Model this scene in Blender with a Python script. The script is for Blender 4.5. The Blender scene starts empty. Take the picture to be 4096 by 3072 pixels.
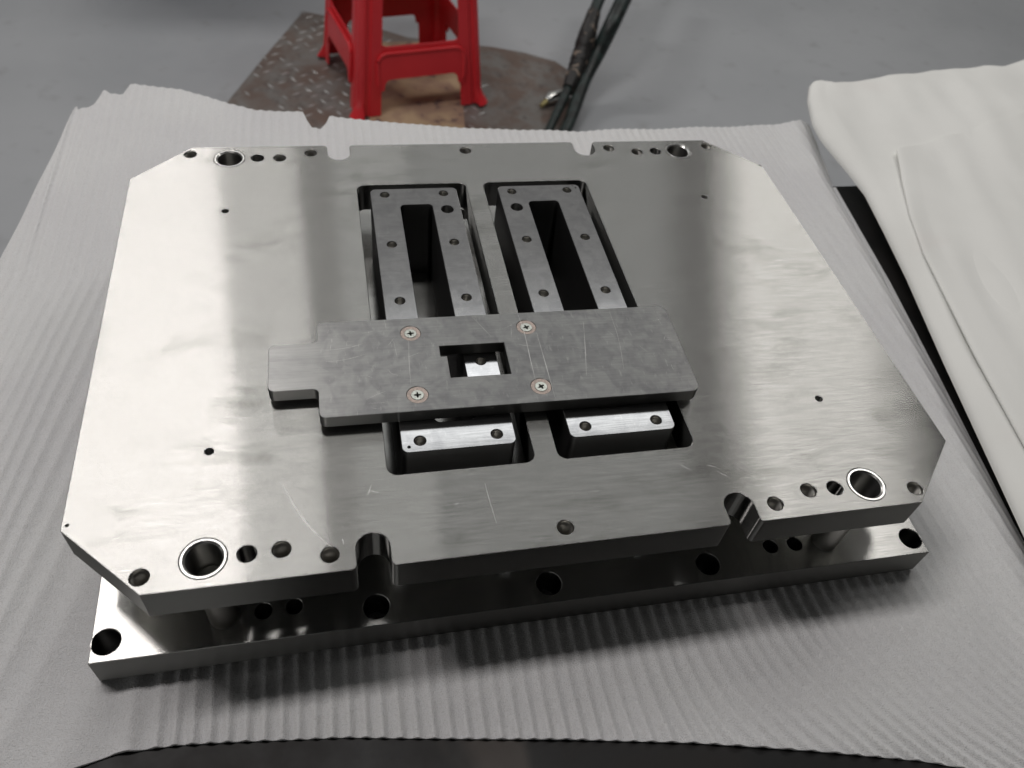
import bpy, bmesh, math, random
from mathutils import Vector, Matrix, noise
random.seed(7)
S = bpy.context.scene
# ------------------------------------------------------------------ camera
cam = bpy.data.cameras.new('camera'); camo = bpy.data.objects.new('camera', cam); S.collection.objects.link(camo)
R = ((0.97699006, -0.18695105, 0.10266318), (-0.07427847, -0.74944677, -0.65788468), (0.19993282, 0.63512113, -0.74608848))
M = Matrix(((R[0][0], -R[1][0], -R[2][0], -0.11091967), (R[0][1], -R[1][1], -R[2][1], -0.39867798),
            (R[0][2], -R[1][2], -R[2][2], 0.37720892), (0, 0, 0, 1)))
camo.matrix_world = M
cam.sensor_fit = 'HORIZONTAL'; cam.sensor_width = 36.0; cam.lens = 3200.42 / 4096 * 36
cam.clip_start = 0.01; cam.clip_end = 200
cam.dof.use_dof = True; cam.dof.focus_distance = 0.50; cam.dof.aperture_fstop = 10.0
S.camera = camo
S.render.resolution_x = 1024; S.render.resolution_y = 768
# ------------------------------------------------------------------ world: dim hall, darker behind the photographer
W = bpy.data.worlds.new('World'); S.world = W; W.use_nodes = True
wn = W.node_tree.nodes; wl = W.node_tree.links
bg = wn['Background']
tc = wn.new('ShaderNodeTexCoord'); sp = wn.new('ShaderNodeSeparateXYZ'); mr = wn.new('ShaderNodeMapRange'); mr.interpolation_type = 'SMOOTHSTEP'
wl.new(tc.outputs['Generated'], sp.inputs[0]); wl.new(sp.outputs['Y'], mr.inputs['Value'])
mr.inputs['From Min'].default_value = -0.15; mr.inputs['From Max'].default_value = 0.75
mr.inputs['To Min'].default_value = 0.012; mr.inputs['To Max'].default_value = 0.27
bg.inputs['Color'].default_value = (1.0, 0.99, 0.97, 1)
mz = wn.new('ShaderNodeMapRange'); mz.interpolation_type = 'SMOOTHSTEP'; wl.new(sp.outputs['Z'], mz.inputs['Value'])
mz.inputs['From Min'].default_value = 0.25; mz.inputs['From Max'].default_value = 0.85
mz.inputs['To Min'].default_value = 0.45; mz.inputs['To Max'].default_value = 1.25
mm = wn.new('ShaderNodeMath'); mm.operation = 'MULTIPLY'; wl.new(mr.outputs[0], mm.inputs[0]); wl.new(mz.outputs[0], mm.inputs[1])
def wr(sock, a, b):
    n = wn.new('ShaderNodeMapRange'); n.interpolation_type = 'SMOOTHSTEP'; wl.new(sock, n.inputs['Value']); n.inputs['From Min'].default_value = a; n.inputs['From Max'].default_value = b; return n.outputs[0]
def wm(op, a, b):
    n = wn.new('ShaderNodeMath'); n.operation = op
    for i, q in enumerate((a, b)):
        if isinstance(q, float): n.inputs[i].default_value = q
        else: wl.new(q, n.inputs[i])
    return n.outputs[0]
# added low fill glow from the front left, brightens the plates' front faces
fl = wm('MULTIPLY', wm('MULTIPLY', wr(sp.outputs['X'], 0.02, -0.18), wr(sp.outputs['Y'], 0.15, -0.15)), wm('MULTIPLY', wr(sp.outputs['Z'], 0.24, 0.05), 1.4))
wl.new(wm('ADD', mm.outputs[0], fl), bg.inputs['Strength'])
# ------------------------------------------------------------------ ceiling lamps of the hall, plus added fill lamps
def lamp(name, loc, sx, sy, radiance, col=(1, 0.975, 0.955)):
    l = bpy.data.lights.new(name, 'AREA'); l.shape = 'RECTANGLE'; l.size = sx; l.size_y = sy
    l.energy = radiance * math.pi * sx * sy; l.color = col
    o = bpy.data.objects.new(name, l); S.collection.objects.link(o); o.location = loc
    return o
lamp('ceiling_or_fill_lamp', (-0.885, 0.50, 2.2), 0.83, 0.24, 31, (1, 0.95, 0.935))
lamp('ceiling_or_fill_lamp', (-0.335, 0.50, 2.2), 0.265, 0.22, 16)
lamp('ceiling_or_fill_lamp', (-1.30, 3.40, 2.2), 1.20, 0.30, 20)  # added far lamp, lifts the brightness of the plate's rear
lamp('ceiling_or_fill_lamp', (-0.505, 3.40, 2.2), 0.38, 0.30, 8)  # added partner of the far lamp, carries the dimmer step to the rear
lamp('ceiling_or_fill_lamp', (1.94, 1.50, 2.2), 0.80, 0.80, 7.3, (1, 0.97, 0.94))
lamp('ceiling_or_fill_lamp', (3.10, 4.10, 2.2), 0.95, 0.60, 6.5)  # added far lamp to brighten the floor and the rear
lamp('ceiling_or_fill_lamp', (0.62, 1.80, 2.2), 1.45, 0.62, 1.6, (0.97, 0.99, 1))
lamp('ceiling_or_fill_lamp', (-0.01, 0.50, 2.2), 0.36, 0.22, 6.5)  # added fill for the plate centre, left part
lamp('ceiling_or_fill_lamp', (0.83, 0.55, 2.2), 1.28, 0.22, 3.4)  # added fill for the plate centre, dimmer right part
S.view_settings.view_transform = 'Standard'; S.view_settings.look = 'None'
S.view_settings.exposure = 0; S.view_settings.gamma = 1
S.render.engine = 'CYCLES'
S.cycles.max_bounces = 8; S.cycles.glossy_bounces = 6; S.cycles.sample_clamp_indirect = 6

# ------------------------------------------------------------------ node helpers
class N:
    def __init__(s, name):
        s.m = bpy.data.materials.new(name); s.m.use_nodes = True
        s.t = s.m.node_tree; s.p = s.t.nodes['Principled BSDF']
        s.c = s.t.nodes.new('ShaderNodeTexCoord').outputs['Object']
    def n(s, t): return s.t.nodes.new(t)
    def put(s, sock, v):
        if hasattr(v, 'is_linked') or isinstance(v, bpy.types.NodeSocket): s.t.links.new(v, sock)
        else: sock.default_value = v
    def scale(s, v, src=None):
        m = s.n('ShaderNodeMapping'); m.inputs['Scale'].default_value = v; s.put(m.inputs['Vector'], src or s.c); return m.outputs[0]
    def noise(s, scale, vec=(1, 1, 1), det=3, rough=.5, dist=0, src=None):
        n = s.n('ShaderNodeTexNoise'); n.inputs['Scale'].default_value = scale; n.inputs['Detail'].default_value = det
        n.inputs['Roughness'].default_value = rough; n.inputs['Distortion'].default_value = dist
        s.put(n.inputs['Vector'], s.scale(vec, src)); return n.outputs['Fac']
    def math(s, op, a, b=0., c=0.):
        n = s.n('ShaderNodeMath'); n.operation = op
        s.put(n.inputs[0], a); s.put(n.inputs[1], b); s.put(n.inputs[2], c); return n.outputs[0]
    def rng(s, v, a, b, c, d, sm=False):
        n = s.n('ShaderNodeMapRange'); s.put(n.inputs['Value'], v)
        if sm: n.interpolation_type = 'SMOOTHSTEP'
        for k, x in zip(('From Min', 'From Max', 'To Min', 'To Max'), (a, b, c, d)): s.put(n.inputs[k], x)
        return n.outputs[0]
    def mix(s, f, a, b):
        n = s.n('ShaderNodeMix'); n.data_type = 'RGBA'; s.put(n.inputs[0], f)
        s.put(n.inputs[6], a if not isinstance(a, tuple) else (*a, 1)); s.put(n.inputs[7], b if not isinstance(b, tuple) else (*b, 1)); return n.outputs[2]
    def bump(s, h, strength, dist):
        n = s.n('ShaderNodeBump'); n.inputs['Strength'].default_value = strength; n.inputs['Distance'].default_value = dist
        s.put(n.inputs['Height'], h); return n.outputs[0]
    def set(s, **k):
        for a, v in k.items():
            i = s.p.inputs[a.replace('_', ' ')]
            if isinstance(v, tuple) and len(v) == 3: v = (*v, 1)
            s.put(i, v)
        return s.m

def ground_steel(name, base=(.53, .528, .507), ax=.009, ay=.50, grain=.16, stain=.0, seed=0, dirt=(.20, .20, .185), blot=0.0, side=.62, side_r=.34):
    """surface-ground steel: fine grinding lines along X, so the gloss spreads across them"""
    g = N(name)
    off = g.n('ShaderNodeMapping'); off.inputs['Location'].default_value = (seed * .37, seed * .71, seed * .13); g.put(off.inputs['Vector'], g.c); src = off.outputs[0]
    a = g.noise(1, (55, 1300, 1300), 3, .65, src=src)
    big = g.noise(9, (1, 1.6, 1), 4, .6, .6, src=src)
    mid = g.noise(45, (.6, 1.3, 1), 3, .6, .3, src=src)
    ny = g.math('MULTIPLY', g.math('SUBTRACT', a, .5), grain)
    cmb = g.n('ShaderNodeCombineXYZ'); g.put(cmb.inputs[1], ny); g.put(cmb.inputs[2], g.math('MULTIPLY', ny, .3))
    g.put(cmb.inputs[0], g.math('MULTIPLY', g.math('SUBTRACT', mid, .5), .012))
    geo = g.n('ShaderNodeNewGeometry')
    ad = g.n('ShaderNodeVectorMath'); ad.operation = 'ADD'; g.put(ad.inputs[0], geo.outputs['Normal']); g.put(ad.inputs[1], cmb.outputs[0])
    nm = g.n('ShaderNodeVectorMath'); nm.operation = 'NORMALIZE'; g.put(nm.inputs[0], ad.outputs[0])
    sm = g.rng(mid, .40, .75, 0, 1, True)
    sb = g.rng(big, .48, .62, 0, 1, True)
    st = g.math('MULTIPLY', g.math('MULTIPLY', sm, sb), stain)
    gr = g.rng(a, .3, .7, .90, 1.08); wipe = g.rng(big, .3, .7, .93, 1.06)
    gc = g.n('ShaderNodeCombineXYZ')
    for i in range(3): g.put(gc.inputs[i], g.math('MULTIPLY', gr, wipe))
    bc = g.n('ShaderNodeMix'); bc.data_type = 'RGBA'; bc.blend_type = 'MULTIPLY'; bc.inputs[0].default_value = 1
    bc.inputs[6].default_value = (*base, 1); g.put(bc.inputs[7], gc.outputs[0])
    col = g.mix(st, bc.outputs[2], dirt)
    if blot:
        ext = g.n('ShaderNodeSeparateXYZ'); g.put(ext.inputs[0], g.c)
        clean = g.rng(ext.outputs[0], -.131, -.120, .15, 1, True) if seed == 5 else 1.0
        b1 = g.rng(g.noise(70, (1, .8, 1), 1.5, .5, .8, src=src), .44, .58, 0, 1, True)
        b2 = g.rng(g.noise(150, (1, .7, 1), 2, .5, .3, src=src), .46, .62, 0, 1, True)
        b3 = g.rng(g.noise(1, (25, 90, 1), 3, .6, .5, src=src), .45, .60, 0, 1, True)
        f = g.math('MULTIPLY', g.math('ADD', g.math('MULTIPLY', b1, .45), g.math('ADD', g.math('MULTIPLY', b2, .30), g.math('MULTIPLY', b3, .25))), g.math('MULTIPLY', clean, blot))
        col = g.mix(f, col, dirt)
        fine = g.math('MULTIPLY', clean, g.rng(g.noise(420, (1, .25, 1), 3, .7, src=src), .58, .80, 0, .45, True))
        col = g.mix(fine, col, (.72, .72, .69))
    # milled edges are duller than the ground faces
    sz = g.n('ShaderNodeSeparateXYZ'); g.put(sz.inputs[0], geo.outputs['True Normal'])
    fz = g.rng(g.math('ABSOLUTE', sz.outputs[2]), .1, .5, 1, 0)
    ex = g.rng(g.math('ABSOLUTE', sz.outputs[0]), .35, .85, side, side * .38)      # shade put into the colour: X-facing notch walls and chamfers darker
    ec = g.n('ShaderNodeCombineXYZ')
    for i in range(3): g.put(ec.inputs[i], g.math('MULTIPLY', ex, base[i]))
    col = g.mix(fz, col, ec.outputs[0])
    gl = g.n('ShaderNodeBsdfAnisotropic'); gl.distribution = 'MULTI_GGX' if 'MULTI_GGX' in [e.identifier for e in gl.bl_rna.properties['distribution'].enum_items] else 'GGX'
    r = math.sqrt(math.sqrt(ax * ay)); an = 1 - math.sqrt(ax / ay)
    g.put(gl.inputs['Color'], col)
    rr = g.math('MULTIPLY', g.rng(big, .3, .7, r * .97, r * 1.04), g.rng(fz, 0, 1, 1, side_r / r))
    g.put(gl.inputs['Roughness'], rr); gl.inputs['Anisotropy'].default_value = an
    crs = g.n('ShaderNodeVectorMath'); crs.operation = 'CROSS_PRODUCT'; g.put(crs.inputs[0], geo.outputs['True Normal']); crs.inputs[1].default_value = (0, 0, 1)
    tg = g.n('ShaderNodeMix'); tg.data_type = 'VECTOR'; g.put(tg.inputs[0], fz); tg.inputs[4].default_value = (1, .01, .01); g.put(tg.inputs[5], crs.outputs[0])
    g.put(gl.inputs['Tangent'], tg.outputs[1]); g.put(gl.inputs['Normal'], nm.outputs[0])
    g.t.links.new(gl.outputs[0], g.t.nodes['Material Output'].inputs['Surface']); g.t.nodes.remove(g.p)
    return g.m

MT = {}
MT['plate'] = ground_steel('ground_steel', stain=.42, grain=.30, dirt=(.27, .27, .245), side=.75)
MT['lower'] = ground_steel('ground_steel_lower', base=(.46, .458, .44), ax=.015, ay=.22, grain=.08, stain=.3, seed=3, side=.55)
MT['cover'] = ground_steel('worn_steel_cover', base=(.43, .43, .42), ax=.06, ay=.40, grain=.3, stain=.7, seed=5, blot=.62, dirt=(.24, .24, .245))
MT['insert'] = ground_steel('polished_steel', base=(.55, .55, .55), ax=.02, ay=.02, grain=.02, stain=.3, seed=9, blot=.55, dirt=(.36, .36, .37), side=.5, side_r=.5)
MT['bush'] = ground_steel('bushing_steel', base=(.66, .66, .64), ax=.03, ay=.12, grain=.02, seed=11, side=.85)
g = N('bore_steel'); MT['bore'] = g.set(Base_Color=(.48, .47, .44), Metallic=1.0, Roughness=.36)
g = N('scratch_bright'); MT['scratch'] = g.set(Base_Color=(.85, .85, .82), Metallic=.5, Roughness=.6)
g = N('screw_zinc'); MT['screw'] = g.set(Base_Color=g.mix(g.rng(g.noise(900), .4, .7, 0, 1), (.62, .64, .58), (.40, .42, .38)), Metallic=.9, Roughness=.32)
g = N('counterbore_rim'); MT['rim'] = g.set(Base_Color=g.mix(g.rng(g.noise(700), .4, .65, 0, 1), (.50, .41, .36), (.36, .31, .28)), Metallic=.6, Roughness=.55)
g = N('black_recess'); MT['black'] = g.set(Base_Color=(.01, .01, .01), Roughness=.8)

# ------------------------------------------------------------------ mesh helpers
def link(o, parent=None):
    S.collection.objects.link(o)
    if parent: o.parent = parent
    return o
def obj(name, me, mat=None, parent=None, smooth=None):
    o = bpy.data.objects.new(name, me)
    if mat: me.materials.clear(); me.materials.append(mat)
    if smooth is not None:
        me.polygons.foreach_set('use_smooth', [True] * len(me.polygons)); me.set_sharp_from_angle(angle=math.radians(smooth))
    return link(o, parent)
def empty(name, loc, label, cat, group=None, rz=0):
    o = bpy.data.objects.new(name, None); o.location = loc; o.rotation_euler = (0, 0, rz); o.empty_display_size = .05
    o['label'] = label; o['category'] = cat
    if group: o['group'] = group
    return link(o)
def frombm(bm, name):
    me = bpy.data.meshes.new(name); bm.to_mesh(me); bm.free(); return me
def circ(x, y, r, n=48): return [(x + r * math.cos(2 * math.pi * i / n), y + r * math.sin(2 * math.pi * i / n)) for i in range(n)]
def rrect(x0, y0, x1, y1, r, n=8):
    out = []
    for cx, cy, a in ((x1 - r, y1 - r, 0), (x0 + r, y1 - r, 90), (x0 + r, y0 + r, 180), (x1 - r, y0 + r, 270)):
        for i in range(n + 1):
            t = math.radians(a + 90 * i / n); out.append((cx + r * math.cos(t), cy + r * math.sin(t)))
    return out
def fillet(pts, rs, n=8):
    """round the corners of a closed polygon; rs = radius per corner (0 = sharp)"""
    out = []; m = len(pts)
    for i in range(m):
        p = Vector(pts[i]); a = (Vector(pts[i - 1]) - p); b = (Vector(pts[(i + 1) % m]) - p); r = rs[i] if isinstance(rs, (list, tuple)) else rs
        if r <= 0: out.append(tuple(p)); continue
        an = a.normalized(); bn = b.normalized(); ang = an.angle(bn); d = r / math.tan(ang / 2)
        d = min(d, a.length * .499, b.length * .499); r2 = d * math.tan(ang / 2)
        p0 = p + an * d; p1 = p + bn * d; c = p + (an + bn).normalized() * (r2 / math.sin(ang / 2))
        v0 = p0 - c; v1 = p1 - c; th = v0.angle(v1); s = 1 if v0.x * v1.y - v0.y * v1.x > 0 else -1
        for k in range(n + 1):
            t = s * th * k / n; out.append((c.x + v0.x * math.cos(t) - v0.y * math.sin(t), c.y + v0.x * math.sin(t) + v0.y * math.cos(t)))
    return out
def slab(name, loops, z0, z1, bevel=.0003):
    cu = bpy.data.curves.new(name, 'CURVE'); cu.dimensions = '2D'; cu.fill_mode = 'BOTH'
    for L in loops:
        s = cu.splines.new('POLY'); s.points.add(len(L) - 1)
        for p, q in zip(s.points, L): p.co = (q[0], q[1], 0, 1)
        s.use_cyclic_u = True
    cu.extrude = (z1 - z0) / 2 - bevel; cu.bevel_depth = bevel; cu.bevel_resolution = 0; cu.offset = -bevel
    o = bpy.data.objects.new(name, cu); S.collection.objects.link(o)
    dg = bpy.context.evaluated_depsgraph_get()
    me = bpy.data.meshes.new_from_object(o.evaluated_get(dg)); bpy.data.objects.remove(o); bpy.data.curves.remove(cu)
    me.transform(Matrix.Translation((0, 0, (z0 + z1) / 2)))
    bm = bmesh.new(); bm.from_mesh(me); bmesh.ops.remove_doubles(bm, verts=bm.verts, dist=1e-6); bmesh.ops.recalc_face_normals(bm, faces=bm.faces)
    bm.to_mesh(me); bm.free(); me.name = name
    return me
def lathe(bm, x, y, prof, n=32):
    rings = [[bm.verts.new((x + r * math.cos(2 * math.pi * i / n), y + r * math.sin(2 * math.pi * i / n), z)) for i in range(n)] for r, z in prof]
    for a, b in zip(rings, rings[1:]):
        for i in range(n): bm.faces.new((a[i], a[(i + 1) % n], b[(i + 1) % n], b[i]))
    return rings
def tube(bm, pts, r, n=12, cap=True):
    pts = [Vector(p) for p in pts]; rings = []
    up = Vector((0, 0, 1)); rr = r if isinstance(r, (list, tuple)) else [r] * len(pts)
    for i, p in enumerate(pts):
        t = (pts[min(i + 1, len(pts) - 1)] - pts[max(i - 1, 0)]).normalized()
        a = t.cross(up if abs(t.z) < .95 else Vector((1, 0, 0))).normalized(); b = t.cross(a)
        rings.append([bm.verts.new(p + (a * math.cos(2 * math.pi * k / n) + b * math.sin(2 * math.pi * k / n)) * rr[i]) for k in range(n)])
    for a, b in zip(rings, rings[1:]):
        for k in range(n): bm.faces.new((a[k], a[(k + 1) % n], b[(k + 1) % n], b[k]))
    if cap: bm.faces.new(rings[0][::-1]); bm.faces.new(rings[-1])
def sweep(pts, n=6):
    """Catmull-Rom through pts"""
    P = [Vector(p) for p in pts]; P = [P[0] * 2 - P[1]] + P + [P[-1] * 2 - P[-2]]; out = []
    for i in range(1, len(P) - 2):
        for k in range(n):
            t = k / n; a, b, c, d = P[i - 1], P[i], P[i + 1], P[i + 2]
            out.append(.5 * ((2 * b) + (c - a) * t + (2 * a - 5 * b + 4 * c - d) * t * t + (3 * b - a - 3 * c + d) * t ** 3))
    out.append(P[-2]); return out
def box(bm, x0, y0, z0, x1, y1, z1, mat=None):
    r = bmesh.ops.create_cube(bm, size=1, matrix=Matrix.Translation(((x0 + x1) / 2, (y0 + y1) / 2, (z0 + z1) / 2)) @ Matrix.Diagonal((x1 - x0, y1 - y0, z1 - z0, 1)))
    if mat: bmesh.ops.transform(bm, matrix=mat, verts=r['verts'])
    return r['verts']

# ================================================================== floor
FZ = -0.80
g = N('floor_paint')
a = g.noise(1.3, det=4); b = g.noise(14, det=4); c = g.noise(60, det=3)
col = g.mix(g.rng(a, .3, .7, 0, 1, True), (.36, .375, .39), (.43, .445, .46))
col = g.mix(g.rng(b, .58, .78, 0, .45, True), col, (.27, .27, .27))
g.set(Base_Color=col, Roughness=g.rng(b, .3, .7, .42, .6), Normal=g.bump(c, .15, .002)); MT['floor'] = g.m
bm = bmesh.new(); bmesh.ops.create_grid(bm, x_segments=2, y_segments=2, size=14)
o = obj('floor', frombm(bm, 'floor'), MT['floor']); o.location = (0, 4, FZ); o['kind'] = 'structure'; o['label'] = 'smooth grey painted workshop floor'

# ================================================================== work table
TT = -0.0930
g = N('oiled_dark_steel')
a = g.noise(16, det=5, rough=.65); b = g.noise(5, det=4, dist=1.0)
col = g.mix(g.rng(a, .35, .7, 0, 1, True), (.006, .006, .006), (.016, .014, .013))
col = g.mix(g.rng(b, .60, .70, 0, .7, True), col, (.07, .058, .05))
g.set(Base_Color=col, Roughness=g.rng(a, .3, .7, .42, .65), Specular_IOR_Level=.3, Normal=g.bump(a, .25, .001)); MT['table'] = g.m
tbl = empty('work_table', (0.3, -0.2, FZ), 'dark oily steel workbench under the white foam sheet', 'table')
def tmesh(nm, *bx, mat='table'):
    bm = bmesh.new()
    for q in bx: box(bm, *q)
    bmesh.ops.bevel(bm, geom=bm.edges[:], offset=.0015, segments=1)
    me = frombm(bm, nm); me.transform(Matrix.Translation((-0.3, 0.2, -FZ))); return obj(nm, me, MT[mat], tbl)
tmesh('table_top', (-.345, -.75, TT - .02, 1.05, .247, TT))
tmesh('apron', (-.30, .20, TT - .09, 1.0, .215, TT - .0205)); tmesh('apron', (-.30, -.72, TT - .09, 1.0, -.705, TT - .0205))
for x in (-.32, .98):
    for y in (-.73, .185): tmesh('leg', (x, y, FZ + .0005, x + .05, y + .05, TT - .0205))

# ================================================================== foam sheet (corrugated)
def interp(tab, x):
    if x <= tab[0][0]: return tab[0][1]
    for (a, b), (c, d) in zip(tab, tab[1:]):
        if x <= c: return b + (d - b) * (x - a) / (c - a)
    return tab[-1][1]
FRONT = [(-.52, -.44), (-.40, -.365), (-.33, -.300), (-.30, -.268), (-.285, -.252), (-.270, -.2415), (-.246, -.2362), (-.215, -.2368), (-.187, -.2396), (-.128, -.2465), (-.068, -.2567), (0, -.268), (.068, -.2805), (.135, -.2955), (.20, -.3115), (.256, -.3305), (.36, -.372), (.45, -.415)]
BACK = [(-.366, .392), (-.3625, .402), (-.3615, .420), (-.358, .407), (-.344, .414), (-.3385, .444), (-.329, .436), (-.318, .435), (-.3135, .457), (-.290, .453), (-.261, .447), (-.236, .433), (-.212, .416), (-.187, .404), (-.160, .4015), (-.1365, .400), (-.133, .383), (-.128, .370), (-.120, .3665), (-.114, .375), (-.1095, .392), (-.088, .387), (-.03, .3745), (.03, .366), (.09, .3605), (.158, .357), (.23, .359), (.296, .361), (.37, .364), (.46, .366)]
LEFT = [(-.5, -.445), (-.3, -.425), (-.05, -.400), (.175, -.3832), (.292, -.3717), (.412, -.3615), (.5, -.354)]
RIGHT = [(-.5, .338), (-.30, .345), (-.167, .3615), (-.02, .3855), (.092, .4027), (.247, .4205), (.363, .444), (.5, .46)]
def sst(a, b, x):
    t = min(1, max(0, (x - a) / (b - a))); return t * t * (3 - 2 * t)
PITCH = .0092
def foam_z(x, y):
    s = x + .16 * max(0, .15 - y) * sst(.22, .33, -x) - (3.6 * max(0, -.2 - y) ** 2 * sst(0, .16, x)) + .0016 * noise.noise(Vector((x * 9, y * 5, 3))) + .0009 * noise.noise(Vector((x * 40, y * 12, 5)))
    ph = s / PITCH; f = abs((ph % 1.0) - .5) * 2               # 1 at groove, 0 at crest
    am = (.00078 + .00022 * sst(.24, .34, -x) + .0013 * sst(.035, 0, y - interp(FRONT, x))) * (1 + .35 * noise.noise(Vector((x * 14, y * 5, 1))))
    if y > .2: am *= .85
    z = am * (math.cos(f * math.pi) * .5 - .5 + .30 * math.exp(-(f / .30) ** 2)) 
    out = max(abs(x) - .262, abs(y) - .199 if y < 0 else y - .20, 0)       # outside the plate's footprint
    lift = sst(.0, .06, out)
    z += lift * (.0012 * noise.noise(Vector((x * 7, y * 6, 7))) + .0015 * noise.noise(Vector((x * 22, y * 3, 2))))
    # ridge and fold-down along the right edge
    xf = interp([(-.3, .325), (-.167, .345), (.094, .3815), (.2478, .4005), (.363, .431)], y)
    z += .006 * sst(.30, 0, abs(x - xf) / .12) * lift
    if x > xf: z -= .0085 * min(1, (x - xf) / .022) * (1 - .3 * sst(-.1, -.3, y))
    if x < -.355: z -= .006 * sst(-.355, -.385, x) * 0
    return z
NX, NY = 820, 300
g = N('white_foam')
fine = g.noise(1500, det=2); md = g.noise(160, det=3); bg_ = g.noise(7, det=3)
col = g.mix(g.rng(bg_, .35, .65, 0, 1, True), (.75, .75, .755), (.79, .795, .79))
col = g.mix(g.rng(fine, .50, .72, 0, .55), col, (.50, .49, .48))
g.set(Base_Color=col, Roughness=.48, Specular_IOR_Level=.45, Subsurface_Weight=.3, Subsurface_Scale=.003, Normal=g.bump(g.math('ADD', fine, g.math('MULTIPLY', md, 1.0)), .9, .0009)); g.p.inputs['Subsurface Radius'].default_value = (1, .95, .9); MT['foam'] = g.m
FB = -.0895 - .0002
verts = []; faces = []
for j in range(NY + 1):
    for i in range(NX + 1):
        u = i / NX; v = j / NY
        x = -.43 + .89 * u
        for _ in range(3):
            yf = interp(FRONT, x) ; yb = interp(BACK, x); y = yf + (yb - yf) * v
            x = interp(LEFT, y) + (interp(RIGHT, y) - interp(LEFT, y)) * u
        yf = interp(FRONT, x); yb = interp(BACK, x); y = yf + (yb - yf) * v
        verts.append((x, y, FB + foam_z(x, y)))
top = len(verts)
# a thin underside
verts += [(x, y, max(z - .0024, TT + .0004) if (y < .247 and x > -.345) else z - .0024) for x, y, z in verts]
w = NX + 1
for j in range(NY):
    for i in range(NX):
        a = j * w + i; faces.append((a, a + 1, a + 1 + w, a + w)); faces.append((top + a, top + a + w, top + a + 1 + w, top + a + 1))
for i in range(NX):
    faces.append((top + i, top + i + 1, i + 1, i)); a = NY * w + i; faces.append((a, a + 1, top + a + 1, top + a))
for j in range(NY):
    a = j * w; faces.append((a, a + w, top + a + w, top + a)); a = j * w + NX; faces.append((top + a, top + a + w, a + w, a))
me = bpy.data.meshes.new('foam_sheet'); me.from_pydata(verts, [], faces); me.update()
o = obj('foam_sheet', me, MT['foam'], smooth=50)
o['label'] = 'white ribbed packing foam sheet with torn edge lying under the steel plates'; o['category'] = 'foam sheet'

# ================================================================== the die set
die = empty('die_set', (0, 0, -.0895), 'stack of two ground steel tooling plates with screwed cover plate, on white foam', 'tooling')
DZ = .0895
def part(name, me, mat, parent=None, smooth=30):
    me.transform(Matrix.Translation((0, 0, DZ)) if parent is None else Matrix.Identity(4))
    return obj(name, me, MT[mat], parent or die, smooth)
TH = .0235
b_, a_, cx, cy = .1942, .26, .2182, .1528
out = []; rs = []
def P(x, y, r=0): out.append((x, y)); rs.append(r)
nx, nd = .1045, .1737
for s in (-1, 1):                                        # front edge left to right, back edge right to left
    sx = s
    P(-sx * -1 * cx if False else (s * cx), s * b_)
out = []; rs = []
P(-cx, -b_)
for c in (-nx, nx):
    P(c - .009, -b_, .003); P(c - .009, -nd, .009); P(c + .009, -nd, .009); P(c + .009, -b_, .003)
P(cx, -b_); P(a_, -cy); P(a_, cy); P(cx, b_)
for c in (nx, -nx):
    P(c + .009, b_, .003); P(c + .009, nd, .009); P(c - .009, nd, .009); P(c - .009, b_, .003)
P(-cx, b_); P(-a_, cy); P(-a_, -cy)
outline = fillet(out, rs)
holes = []; thread = []
for sx in (-1, 1):
    for sy in (-1, 1):
        holes.append(circ(sx * .1894, sy * .1778, .0119)); holes.append(circ(sx * .1682, sy * .178, .0050))
        for x, y, r in ((.2191, .1845, .0048), (.1510, .1776, .0049), (.1267, .1839, .0048)):
            holes.append(circ(sx * x, sy * y, r)); thread.append((sx * x, sy * y, r))
        holes.append(circ(sx * .190, sy * .1102, .0025, 24))
for sy in (-1, 1): holes.append(circ(0, sy * .1837, .0047)); thread.append((0, sy * .1837, .0047))
pockets = [rrect(-.0930, -.1383, -.0070, .1379, .006), rrect(.0070, -.1383, .0930, .1379, .006)]
for q in ((-.2572, -.1498), (.258, .153)): holes.append(circ(q[0], q[1], .0009, 12))
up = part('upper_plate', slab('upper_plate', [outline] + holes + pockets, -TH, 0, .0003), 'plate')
# threaded bores
def bores(name, lst, ztop, zbot, parent):
    bm = bmesh.new()
    for x, y, r in lst:
        prof = [(r - .00005, ztop - .0006), (r * .99, ztop - .0016)]; z = ztop - .0016; k = 0
        while z > zbot + .001:
            z -= .0006; k += 1; prof.append((r * (.84 if k % 2 else .97), z))
        lathe(bm, x, y, prof, 28)
    bmesh.ops.recalc_face_normals(bm, faces=bm.faces); bmesh.ops.reverse_faces(bm, faces=bm.faces)
    me = frombm(bm, name); o = obj(name, me, MT['bore'], parent, 60); me.transform(Matrix.Translation((0, 0, DZ))); return o
for q in thread: bores('threaded_bore', [q], 0, -TH, up)
# guide bushings
bm = bmesh.new()
ri = .00915
lathe(bm, 0, 0, [(.0116, -TH - .0005), (.0116, -.0002), (.0113, .0001), (ri + .0011, .0001), (ri, -.0009), (ri, -TH - .0005), (.0116, -TH - .0005)], 64)
bmesh.ops.remove_doubles(bm, verts=bm.verts, dist=1e-7); bmesh.ops.recalc_face_normals(bm, faces=bm.faces)
bme = frombm(bm, 'guide_bushing'); bme.transform(Matrix.Translation((0, 0, DZ)))
for sx in (-1, 1):
    for sy in (-1, 1):
        o = obj('guide_bushing', bme, MT['bush'], up, 40); o.location = (sx * .1894, sy * .1778, 0)
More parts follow.
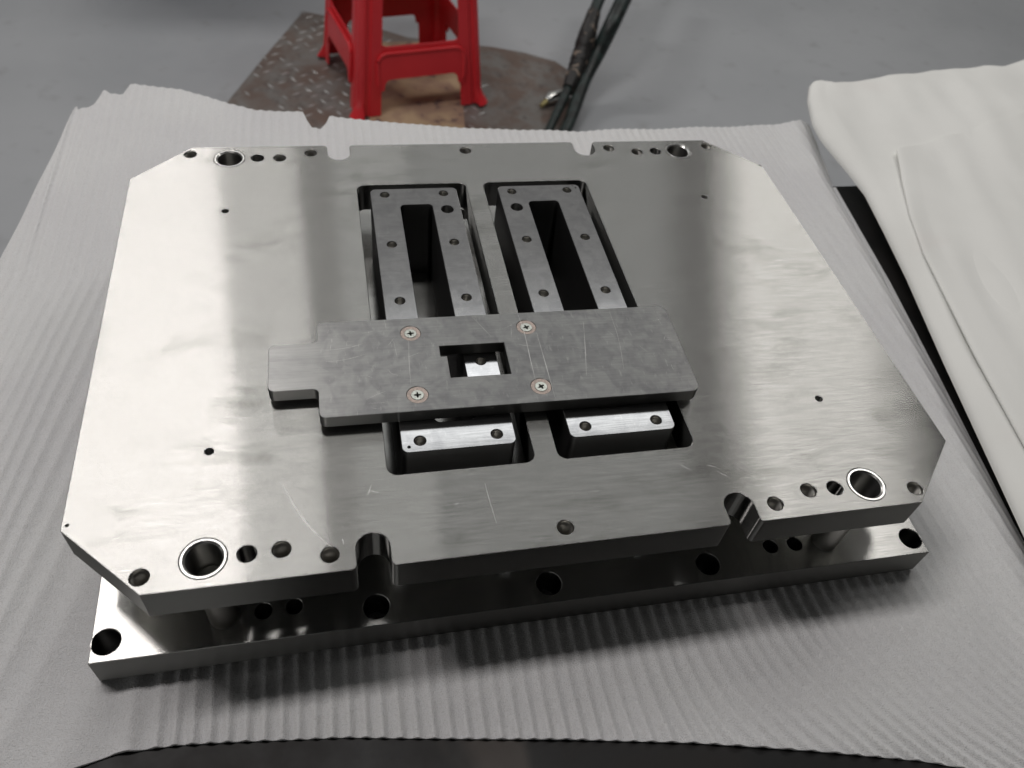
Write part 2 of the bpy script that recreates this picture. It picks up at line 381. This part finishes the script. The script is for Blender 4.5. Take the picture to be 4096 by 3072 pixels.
# lower plate
LZ = -.0655
lh = []
for sx in (-1, 1):
    for sy in (-1, 1):
        lh += [circ(sx * .2510, sy * .1846, .0075), circ(sx * .1045, sy * .1842, .0077), circ(sx * .1682, sy * .178, .0050), circ(sx * .1510, sy * .1776, .0049)]
for sy in (-1, 1): lh.append(circ(0, sy * .1835, .0077))
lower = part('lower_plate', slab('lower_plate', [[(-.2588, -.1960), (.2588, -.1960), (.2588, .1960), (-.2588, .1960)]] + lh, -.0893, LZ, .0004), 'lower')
# guide posts
bm = bmesh.new(); lathe(bm, 0, 0, [(0.0001, -.0220), (.0076, -.0220), (.0084, -.0228), (.0084, LZ + .00001)], 40)
bmesh.ops.recalc_face_normals(bm, faces=bm.faces); pme = frombm(bm, 'guide_post'); pme.transform(Matrix.Translation((0, 0, DZ)))
for sx in (-1, 1):
    for sy in (-1, 1):
        o = obj('guide_post', pme, MT['bore'], die, 40); o.location = (sx * .1894, sy * .1778, 0)
# inserts: blocks with a long slot, standing proud of the pockets
IT = .004
for s in (-1, 1):
    c = s * .0500
    hl = [circ(c + dx, y, .0035 if abs(y) < 200 else 0, 32) for dx in (-.0227, .0227) for y in (-.1187, -.0597, 0, .0595, .1192)]
    hl.append(circ(-s * 0 + (c - s * .0227 if False else (-.0270 if s < 0 else .0274)), .0989, .0047, 40))
    if s < 0: hl.append(circ(-.0794, -.1226, .0008, 16))
    else: hl += [circ(.0805, .1221, .0006, 12), circ(.0785, .1245, .0004, 10)]
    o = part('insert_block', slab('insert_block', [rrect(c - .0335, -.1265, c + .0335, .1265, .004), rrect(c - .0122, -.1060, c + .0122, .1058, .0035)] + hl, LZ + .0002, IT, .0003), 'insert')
    o['label'] = 'slotted insert block in the %s pocket' % ('left' if s < 0 else 'right')
    bm = bmesh.new(); lathe(bm, -.0270 if s < 0 else .0274, .0989, [(.00465, IT - .0006), (.00465, -.04)], 32); bmesh.ops.recalc_face_normals(bm, faces=bm.faces); bmesh.ops.reverse_faces(bm, faces=bm.faces)
    dme_ = frombm(bm, 'dowel_hole'); dme_.transform(Matrix.Translation((0, 0, DZ))); obj('dowel_hole', dme_, MT['bush'], o, 60)
    for dx in (-.0227, .0227):
        for y in (-.1187, -.0597, 0, .0595, .1192): bores('screw_hole', [(c + dx, y, .0034)], IT, -.03, o)
# cover plate
CT0, CT1 = .0043, .0132
cov = fillet([(-.1268, -.1043), (.1060, -.1043), (.1060, -.0270), (-.1268, -.0270), (-.1268, -.0445), (-.1556, -.0445), (-.1556, -.0820), (-.1268, -.0820)],
             [.004, .006, .007, .004, .003, .004, .004, .0035])
win = [(-.0520, -.0540), (-.0105, -.0540), (-.0105, -.0792), (-.0478, -.0792), (-.0450, -.0618), (-.0520, -.0618)]
win = [(-.0522, -.0532), (-.0108, -.0532), (-.0108, -.0800), (-.0482, -.0800), (-.0482, -.0620), (-.0522, -.0620)]
screws = [(-.0690, -.0405), (-.0697, -.0918), (.0063, -.0405), (.0058, -.0918)]
rot = Matrix.Rotation(math.radians(-.55), 4, 'Z')
me = slab('cover_plate', [cov, win] + [circ(x, y, .0064, 40) for x, y in screws], CT0, CT1, .0003)
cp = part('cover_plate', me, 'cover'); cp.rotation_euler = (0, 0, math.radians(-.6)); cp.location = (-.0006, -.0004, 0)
bm = bmesh.new(); rings = lathe(bm, 0, 0, [(.0063, -.002), (.0063, -.0003), (.0040, -.0004), (.0040, -.0016)], 40)
bmesh.ops.recalc_face_normals(bm, faces=bm.faces)
rim_me = frombm(bm, 'counterbore_rim'); rim_me.transform(Matrix.Translation((0, 0, DZ + CT1)))
# screw heads: flat head with a cross recess
def cross_head(rad):
    bm = bmesh.new(); n = 48; w_ = .00042; L_ = .0019
    cr = []
    for q in range(4):
        t = q * math.pi / 2; d = Vector((math.cos(t), math.sin(t))); p = Vector((-d.y, d.x))
        cr += [d * w_ * 1.0 - p * w_ * 1.0 if False else None]
    cr = []
    for q in range(4):
        t = q * math.pi / 2; d = Vector((math.cos(t), math.sin(t))); p = Vector((-d.y, d.x))
        cr += [tuple(d * L_ - p * w_ * .8), tuple(d * L_ + p * w_ * .8), tuple(d * w_ * 1.3 + p * w_ * 1.3)]
    bm.free()
    return slab('screw', [circ(0, 0, rad, n), cr], -.0030, -.0002, .0002)
sme = cross_head(.0039); sme.transform(Matrix.Translation((0, 0, DZ + CT1)))
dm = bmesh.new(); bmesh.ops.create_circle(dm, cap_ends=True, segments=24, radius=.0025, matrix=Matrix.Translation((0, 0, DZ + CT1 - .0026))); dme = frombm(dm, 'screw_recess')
for k, (x, y) in enumerate(screws):
    for nm, m_, mt, sm_ in (('screw_seat', rim_me, 'rim', 30), ('screw', sme, 'screw', 30)):
        o = obj(nm, m_, MT[mt], cp, sm_); o.location = (x, y, 0); o.rotation_euler = (0, 0, random.uniform(-.5, .6) + .4)
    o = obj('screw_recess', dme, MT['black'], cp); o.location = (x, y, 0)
# scratches: hair-thin burrs
def scratch(pts, w_, z, parent, k=1.0):
    pts = sweep([(*p, z) for p in pts], 6); bm = bmesh.new(); n = len(pts); L = []; Rr = []
    for i, p in enumerate(pts):
        t = (pts[min(i + 1, n - 1)] - pts[max(i - 1, 0)]).normalized(); q = Vector((-t.y, t.x, 0)) * w_ * (.25 + .75 * math.sin(math.pi * min(1, (i + .6) / n))) * random.uniform(.5, 1.2)
        L.append(bm.verts.new(p + q + Vector((0, 0, DZ)))); Rr.append(bm.verts.new(p - q + Vector((0, 0, DZ))))
    for i in range(n - 1): bm.faces.new((L[i], Rr[i], Rr[i + 1], L[i + 1]))
    bmesh.ops.recalc_face_normals(bm, faces=bm.faces)
    if bm.faces[:][0].normal.z < 0: bmesh.ops.reverse_faces(bm, faces=bm.faces)
    obj('scratch', frombm(bm, 'scratch'), MT['scratch'], parent)
scratch([(-.1504, -.1368), (-.1432, -.1542), (-.1340, -.1697), (-.1254, -.1800)], .00022, .00006, up)
scratch([(-.0395, -.1500), (-.0385, -.1640), (-.0375, -.1760)], .00009, .00006, up)
scratch([(-.1200, -.1750), (-.1195, -.1790)], .0001, .00006, up)
for l, w_ in (([(.0029, -.0280), (.0040, -.0466), (.0034, -.0700), (.0032, -.0864)], .00013), ([(.0121, -.0459), (.0123, -.0712), (.0124, -.1030)], .00011), ([(-.0282, -.0275), (-.0181, -.0475)], .00009),
              ([(.0456, -.0384), (.0406, -.0641), (.0361, -.0856)], .00010), ([(.0658, -.0293), (.0653, -.0549), (.0615, -.0827)], .00009), ([(-.0707, -.0471), (-.0722, -.0660), (-.0729, -.0853)], .00008),
              ([(-.0856, -.0700), (-.0831, -.0741), (-.0785, -.0758)], .00009), ([(-.0800, -.047), (-.0792, -.060)], .00006), ([(-.124, -.052), (-.108, -.050), (-.099, -.0475)], .00008), ([(-.122, -.061), (-.110, -.060), (-.098, -.0565)], .00007)):
    scratch(l, w_, CT1 + .00006, cp)

for k in range(34):
    x = random.uniform(-.122, .100); y = random.uniform(-.101, -.030)
    if -.056 < x < -.006 and -.084 < y < -.049: continue
    if any((x - a) ** 2 + (y - b) ** 2 < .011 ** 2 for a, b in screws): continue
    t = random.choice((random.gauss(0, .25), random.gauss(1.5, .3), random.uniform(0, 3.1))); L_ = random.uniform(.002, .007); c = random.uniform(-.15, .15) * L_
    dx, dy = L_ * math.cos(t), L_ * math.sin(t)
    if y + abs(dy) > -.030 or y - abs(dy) < -.102: continue
    scratch([(x - dx, y - dy), (x - c * math.sin(t), y + c * math.cos(t)), (x + dx, y + dy)], random.uniform(.00004, .00009), CT1 + .00006, cp)
for k in range(16):
    x = random.uniform(-.24, .24); y = random.choice((random.uniform(-.17, -.148), random.uniform(.145, .165), random.uniform(-.13, .1) if abs(x) > .12 else -.155))
    t = random.uniform(0, 3.1); L_ = random.uniform(.002, .008); scratch([(x, y), (x + L_ * math.cos(t), y + L_ * math.sin(t))], random.uniform(.00003, .00007), .00006, up)

# ================================================================== white cloth
g = N('white_cloth')
wv1 = g.noise(1, (2600, 500, 500), 1); wv2 = g.noise(1, (500, 2600, 500), 1); cl = g.noise(9, det=3)
col = g.mix(g.rng(cl, .35, .65, 0, 1, True), (.84, .845, .81), (.88, .885, .85))
col = g.mix(g.rng(g.noise(6, det=2), .62, .75, 0, .35, True), col, (.72, .62, .59))
g.set(Base_Color=col, Roughness=.85, Sheen_Weight=.15, Normal=g.bump(g.math('ADD', wv1, wv2), .2, .0004)); MT['cloth'] = g.m
CB = [(.440, .398), (.447, .4035), (.457, .4045), (.471, .397), (.51, .405), (.549, .414), (.590, .419), (.623, .431), (.668, .438), (.706, .445), (.731, .441), (.792, .466), (.95, .50), (1.1, .51)]
CF = 1.0240
CL = [(-.60, .27), (-.45, .285), (-.32, .305), (-.1935, .3312), (-.037, .3642), (.0632, .3871), (.13, .4000), (.1872, .4102), (.225, .4105), (.2481, .4094), (.285, .4085), (.3152, .4114), (.36, .425), (.385, .438), (.4032, .4468)]
def cloth_layer(name, left, back, z_edge, z_in, thick, rollw, seed, lift=0.0, NXc=150, NYc=190, x_r=1.05, y_f=-.58):
    vs = []; fs = []
    for j in range(NYc + 1):
        v = j / NYc
        for i in range(NXc + 1):
            u = (i / NXc) ** 1.6; x = left[-1][1] + (x_r - left[-1][1]) * u
            for _ in range(4):
                yb = interp(back, x); y = y_f + (yb - y_f) * v; x = interp(left, y) + (x_r - interp(left, y)) * u
            d = x - interp(left, y); db = yb - y
            e = math.sqrt(max(0, 1 - (1 - min(1, d / rollw)) ** 2))
            z = z_edge + (z_in - z_edge) * e
            z += .0042 * noise.noise(Vector((x * 9 + seed, y * 5, seed))) * min(1, d / .02)
            z += .0028 * noise.noise(Vector((x * 30 - y * 8 + seed, y * 9 + x * 6, seed + 4))) * min(1, d / .03)
            z += .0045 * math.exp(-((x - .70) / .05) ** 2 - ((y - .345) / .035) ** 2) - .006 * math.exp(-((x - .76) / .04) ** 2 - ((y - .39) / .04) ** 2)
            z += lift * sst(.12, 0, db) * sst(.10, 0, d)
            z -= .002 * sst(.03, 0, abs(d - .055)) * sst(-.2, .1, y)
            vs.append((x, y, z))
    t0 = len(vs); vs += [(x, y, z - thick) for x, y, z in vs]; w2 = NXc + 1
    for j in range(NYc):
        for i in range(NXc):
            a = j * w2 + i; fs.append((a, a + 1, a + 1 + w2, a + w2)); fs.append((t0 + a, t0 + a + w2, t0 + a + 1 + w2, t0 + a + 1))
    for i in range(NXc):
        fs.append((t0 + i, t0 + i + 1, i + 1, i)); a = NYc * w2 + i; fs.append((a, a + 1, t0 + a + 1, t0 + a))
    for j in range(NYc):
        a = j * w2; fs.append((a, a + w2, t0 + a + w2, t0 + a)); a = j * w2 + NXc; fs.append((t0 + a, t0 + a + w2, a + w2, a))
    me = bpy.data.meshes.new(name); me.from_pydata(vs, [], fs); me.update(); return me
CB = [((x + .111) * CF - .111, (y + .3987) * 1.012 - .3987) for x, y in CB]; CL = [((y_ + .3987) * CF - .3987, (x_ + .111) * CF - .111) for y_, x_ in CL]
cloth = empty('folded_cloth', (.7, 0, TT), 'folded white cotton cloth at the right edge of the bench', 'cloth')
me = cloth_layer('lower_fold', CL, CB, -.071, -.060, .0016, .03, 1.3, lift=.004); me.transform(Matrix.Translation((-.7, 0, -TT))); obj('lower_fold', me, MT['cloth'], cloth, 60)
CL2 = [(-.60, .30), (-.45, .318), (-.30, .345), (-.19, .3665), (-.035, .3935), (.0933, .4205), (.15, .4385), (.2048, .4610), (.235, .475), (.262, .4865)]
CB2 = [(.440, .258), (.4865, .262), (.56, .285), (.66, .318), (.80, .36), (1.1, .42)]
me = cloth_layer('upper_fold', CL2, CB2, -.0585, -.0570, .0010, .006, 5.1); me.transform(Matrix.Translation((-.7, 0, -TT))); obj('upper_fold', me, MT['cloth'], cloth, 60)
# the folded stack beneath
bm = bmesh.new(); box(bm, .50, -.56, TT + .0003, 1.02, .235, -.0690); bmesh.ops.bevel(bm, geom=bm.edges[:], offset=.008, segments=3)
me = frombm(bm, 'inner_folds'); me.transform(Matrix.Translation((-.7, 0, -TT))); obj('inner_folds', me, MT['cloth'], cloth, 60)

# ================================================================== checker plate on the floor
g = N('rusty_checker_steel')
a = g.noise(9, det=5, rough=.65); b = g.noise(35, det=4)
col = g.mix(g.rng(a, .38, .62, 0, 1, True), (.185, .135, .11), (.235, .225, .21))
col = g.mix(g.rng(b, .5, .75, 0, .6, True), col, (.10, .075, .065))
g.set(Base_Color=col, Metallic=.35, Roughness=.5, Normal=g.bump(b, .3, .002)); MT['rust'] = g.m
g = N('worn_tread'); MT['tread'] = g.set(Base_Color=(.42, .42, .41), Metallic=.5, Roughness=.4)
cx0, cy0 = .15, 1.7
outl = [(-.50, 1.25), (.49, 1.25), (.547, 1.508), (.612, 1.665), (.664, 1.765), (.633, 1.790), (.587, 1.882), (.495, 1.939), (.399, 1.973), (.25, 2.005), (.146, 2.030), (-.016, 2.133), (-.163, 2.191), (-.279, 1.894), (-.360, 1.678)]
chk = empty('checker_plate', (cx0, cy0, FZ), 'rusty steel checker plate with worn treads lying on the floor under the red stool', 'steel plate')
me = slab('plate_sheet', [outl], FZ + .0005, FZ + .008, .0008); me.transform(Matrix.Translation((-cx0, -cy0, -FZ))); obj('plate_sheet', me, MT['rust'], chk)
def inside(x, y, poly):
    c = False; n = len(poly)
    for i in range(n):
        x1, y1 = poly[i]; x2, y2 = poly[i - 1]
        if (y1 > y) != (y2 > y) and x < (x2 - x1) * (y - y1) / (y2 - y1) + x1: c = not c
    return c
bm = bmesh.new(); pit = .036
for i in range(-40, 40):
    for j in range(-40, 40):
        lx, ly = i * pit, j * pit; th = math.radians(33)
        x = cx0 + lx * math.cos(th) - ly * math.sin(th); y = cy0 + lx * math.sin(th) + ly * math.cos(th)
        if not inside(x, y, outl) or x > .32 + .1 * noise.noise(Vector((x * 5, y * 5, 0))): continue
        ang = th + (0 if (i + j) % 2 else math.pi / 2); d = Vector((math.cos(ang), math.sin(ang), 0)); p = Vector((-d.y, d.x, 0)); c0 = Vector((x - cx0, y - cy0, .0080)); hgt = .0022 * random.uniform(.5, 1.1)
        if random.random() < .35 + .5 * noise.noise(Vector((x * 6, y * 6, 9))): continue
        q = [bm.verts.new(c0 + d * .0165), bm.verts.new(c0 + p * .0040), bm.verts.new(c0 - d * .0165), bm.verts.new(c0 - p * .0040)]
        t1 = bm.verts.new(c0 + d * .006 + Vector((0, 0, hgt))); t2 = bm.verts.new(c0 - d * .006 + Vector((0, 0, hgt)))
        for f in ((q[0], q[1], t1), (q[1], t2, t1), (q[1], q[2], t2), (q[2], q[3], t2), (q[3], t1, t2), (q[3], q[0], t1)): bm.faces.new(f)
o = obj('tread_pattern', frombm(bm, 'tread_pattern'), MT['tread'], chk); o['kind'] = 'stuff'
# cardboard
g = N('cardboard')
a = g.noise(11, det=4); b = g.noise(24, det=3)
col = g.mix(g.rng(a, .42, .6, 0, 1, True), (.46, .33, .205), (.33, .215, .15))
col = g.mix(g.rng(b, .58, .68, 0, .8, True), col, (.14, .09, .085))
g.set(Base_Color=col, Roughness=.8); MT['card'] = g.m
me = slab('cardboard_sheet', [[(-.02, 1.33), (.215, 1.34), (.247, 1.511), (.273, 1.756), (.288, 1.90), (.205, 1.99), (.06, 1.985), (.01, 1.75)]], FZ + .0102, FZ + .0135, .0004)
me.transform(Matrix.Translation((-.13, -1.65, -FZ - .0102))); o = obj('cardboard_sheet', me, MT['card']); o.location = (.13, 1.65, FZ + .0102)
o['label'] = 'stained brown cardboard sheet under the red stool'; o['category'] = 'cardboard'

# ================================================================== red plastic stool
g = N('red_plastic'); MT['red'] = g.set(Base_Color=g.mix(g.rng(g.noise(8), .3, .7, 0, 1), (.78, .036, .046), (.70, .030, .040)), Roughness=.34, Specular_IOR_Level=.45, Normal=g.bump(g.noise(40), .08, .002))
st = empty('plastic_stool', (0, 0, FZ + .0138), 'red plastic stool standing on cardboard and checker plate on the floor', 'stool')
SA = math.radians(12.5)
st.rotation_euler = (0, 0, SA)
hs = .181; fr = Vector((-.036, 1.552)); st.location.x = fr.x + hs * math.cos(SA) - hs * math.sin(SA); st.location.y = fr.y + hs * math.sin(SA) + hs * math.cos(SA)
H = .46
def half(z): return .181 - .040 * z / H
def sidept(t, z, side, off=0):
    """t: along side in metres from its middle, side 0..3 ; off outward"""
    h = half(z) + off; a = side * math.pi / 2
    x, y = t, -h
    return Vector((x * math.cos(a) - y * math.sin(a), x * math.sin(a) + y * math.cos(a), z))
def panel(name, loops, side, th=.0035, off=0):
    """a flat panel in the slanting plane of one side; loops in (t, z)"""
    me = slab(name, loops, -th / 2, th / 2, .0007)
    for v in me.vertices: v.co = sidept(v.co.x, v.co.y, side, off + v.co.z)
    return me
def join(name, meshes):
    bm = bmesh.new()
    for m_ in meshes: bm.from_mesh(m_)
    bmesh.ops.recalc_face_normals(bm, faces=bm.faces); return frombm(bm, name)
rc = .016
for k in range(4):
    # corner leg: rounded L section, tapering upward, with a fluted face and a foot flange
    bm = bmesh.new(); rings = []
    for iz in range(25):
        z = .002 + (H - .03) * iz / 24; h = half(z); wg = .066 - .012 * z / H + .012 * max(0, 1 - z / .05) ** 2 * 0
        fl = .018 * max(0, 1 - z / .034) ** 1.2
        pts = [(h - wg, -h), (h - wg * .55, -h), (h - wg * .5, -h + .005), (h - wg * .36, -h + .005), (h - wg * .3, -h)]
        for a in range(0, 91, 15):
            t = math.radians(-90 + a); pts.append((h - rc + (rc + fl) * math.cos(t), -h + rc + (rc + fl) * math.sin(t)))
        pts += [(h, -h + wg * .3), (h - .005, -h + wg * .36), (h - .005, -h + wg * .5), (h, -h + wg * .55), (h, -h + wg)]
        inn = [(h - .0035, -h + wg), (h - .009, -h + wg * .5), (h - .004, -h + rc), (h - rc, -h + .004), (h - wg * .5, -h + .009), (h - wg, -h + .0035)]
        rings.append([bm.verts.new((x, y, z)) for x, y in pts + inn])
    n = len(rings[0])
    for a, b in zip(rings, rings[1:]):
        for i in range(n): bm.faces.new((a[i], a[(i + 1) % n], b[(i + 1) % n], b[i]))
    bm.faces.new(rings[0][::-1]); bm.faces.new(rings[-1])
    bmesh.ops.recalc_face_normals(bm, faces=bm.faces); bmesh.ops.rotate(bm, matrix=Matrix.Rotation(k * math.pi / 2, 3, 'Z'), verts=bm.verts, cent=(0, 0, 0))
    obj('leg', frombm(bm, 'leg'), MT['red'], st, 35)
for k in range(4):
    L = .122
    pan = fillet([(-L, .060), (-L, .215), (-L + .012, .215), (-L + .016, .180), (L - .016, .180), (L - .012, .215), (L, .215), (L, .060), (L - .012, .060), (L - .016, .098), (-L + .016, .098), (-L + .012, .060)],
                 [0, 0, 0, .03, .03, 0, 0, 0, 0, .028, .028, 0], 8)
    m1 = panel('x', [pan], k, .0035, -.0035)
    m2 = panel('x', [fillet([(-L + .004, .070), (-L + .004, .164), (L - .004, .164), (L - .004, .070), (L - .018, .070), (L - .024, .098), (-L + .024, .098), (-L + .018, .070)], [0, .026, .026, 0, 0, .02, .02, 0], 8)], k, .006, .0025)
    o = obj('stretcher', join('stretcher', [m1, m2]), MT['red'], st, 35)
    bmt = bmesh.new(); path = fillet([(-L + .004, .085), (-L + .004, .1655), (L - .004, .1655), (L - .004, .085)], [0, .026, .026, 0], 8)
    tube(bmt, [sidept(x, z, k, .0045) for x, z in path], .0048, 8); obj('rib', frombm(bmt, 'rib'), MT['red'], o, 60)
    # apron below the seat, arched
    ap = fillet([(-.108, .300), (-.108, .435), (.108, .435), (.108, .300), (.092, .300), (.078, .350), (-.078, .350), (-.092, .300)], [0, 0, 0, 0, 0, .03, .03, 0], 8)
    obj('apron', panel('apron', [ap], k, .0035, -.0035), MT['red'], st, 35)
me = slab('seat', [rrect(-.145, -.145, .145, .145, .035), rrect(-.02, -.02, .02, .02, .019)], H - .032, H, .004); obj('seat', me, MT['red'], st, 35)

# ================================================================== hoses hanging behind the bench
g = N('black_rubber'); MT['rubber'] = g.set(Base_Color=g.mix(g.rng(g.noise(30), .45, .6, 0, 1, True), (.012, .016, .015), (.022, .036, .033)), Roughness=.42)
g = N('black_tape'); MT['tape'] = g.set(Base_Color=g.mix(g.rng(g.noise(55, det=4), .58, .64, 0, 1, True), (.015, .014, .013), (.22, .17, .13)), Roughness=.5, Normal=g.bump(g.noise(90), .5, .003))
def hose(name, pts, r, mat, label):
    bm = bmesh.new(); c = Vector(pts[0]); pp = [p - c for p in sweep(pts, 8)]
    tube(bm, pp, [r * (.62 + .38 * min(1, i / 26)) for i in range(len(pp))], 20); o = obj(name, frombm(bm, name), MT[mat], None, 60); o.location = c; o['label'] = label; o['category'] = 'hose'; o['group'] = 'black hoses behind the bench'; return o
hose('rubber_hose', [(.45, 1.36, -.775), (.525, 1.480, -.765), (.600, 1.630, -.72), (.651, 1.700, -.67), (.690, 1.735, -.60), (.760, 1.850, -.56), (.85, 2.02, -.56), (1.02, 2.30, -.58)], .0225, 'rubber', 'thick smooth dark green-black hose, the right one of the two behind the bench')
h2 = hose('rubber_hose', [(.435, 1.395, -.765), (.492, 1.500, -.750), (.570, 1.640, -.71), (.600, 1.690, -.67), (.622, 1.730, -.62), (.662, 1.81, -.58), (.722, 1.92, -.57), (.83, 2.13, -.57)], .0165, 'rubber', 'thinner black hose wrapped with lumpy tape, left of the thick smooth one')
bm = bmesh.new(); pp = [p - Vector((.435, 1.395, -.765)) for p in sweep([(.545, 1.595, -.722), (.580, 1.655, -.70), (.600, 1.690, -.67), (.622, 1.730, -.62), (.648, 1.785, -.59)], 8)]
tube(bm, pp, [.0165 + .011 * math.sin(math.pi * i / (len(pp) - 1)) + random.uniform(-.0015, .0015) for i in range(len(pp))], 16)
obj('tape_wrap', frombm(bm, 'tape_wrap'), MT['tape'], h2, 40)
# short chromed pipe fitting
g = N('chrome'); MT['chrome'] = g.set(Base_Color=(.75, .75, .72), Metallic=1.0, Roughness=.22)
g = N('brass'); MT['brass'] = g.set(Base_Color=(.34, .29, .13), Metallic=.6, Roughness=.4)
pf = empty('pipe_fitting', (.54, 1.64, FZ + .009), 'short bright metal pipe fitting with brass tip on the floor plate beside the hoses', 'fitting')
bm = bmesh.new(); tube(bm, [(-.045, -.02, .016), (-.03, -.006, .018), (0, .006, .019), (.05, .012, .019)], [.010, .017, .016, .014], 18); obj('pipe_body', frombm(bm, 'pipe_body'), MT['chrome'], pf, 60)
bm = bmesh.new(); tube(bm, [(-.062, -.035, .010), (-.045, -.02, .014)], [.006, .009], 12); obj('brass_tip', frombm(bm, 'brass_tip'), MT['brass'], pf, 60)

# ================================================================== added cabinet shape just past the frame, only to cast its shadow into view
g = N('caster_paint'); MT['caster'] = g.set(Base_Color=(.05, .10, .16), Roughness=.45)
caster = empty('shadow_caster', (-.53, 2.75, FZ), 'added unseen blue cabinet shape that only casts a shadow, far left', 'shadow caster')
def cb(nm, x0, y0, z0, x1, y1, z1, bv=.006):
    bm = bmesh.new(); box(bm, x0, y0, z0, x1, y1, z1); bmesh.ops.bevel(bm, geom=bm.edges[:], offset=bv, segments=2); obj(nm, frombm(bm, nm), MT['caster'], caster, 40)
cb('caster_body', -.33, -.22, .08, .33, .25, 1.0)
for k in range(4): cb('caster_drawer', -.31, -.235, .11 + k * .22, .31, -.2205, .11 + k * .22 + .205, .003)
for x in (-.31, .26):
    for y in (-.20, .18): cb('foot', x, y, .0005, x + .05, y + .05, .0795, .002)
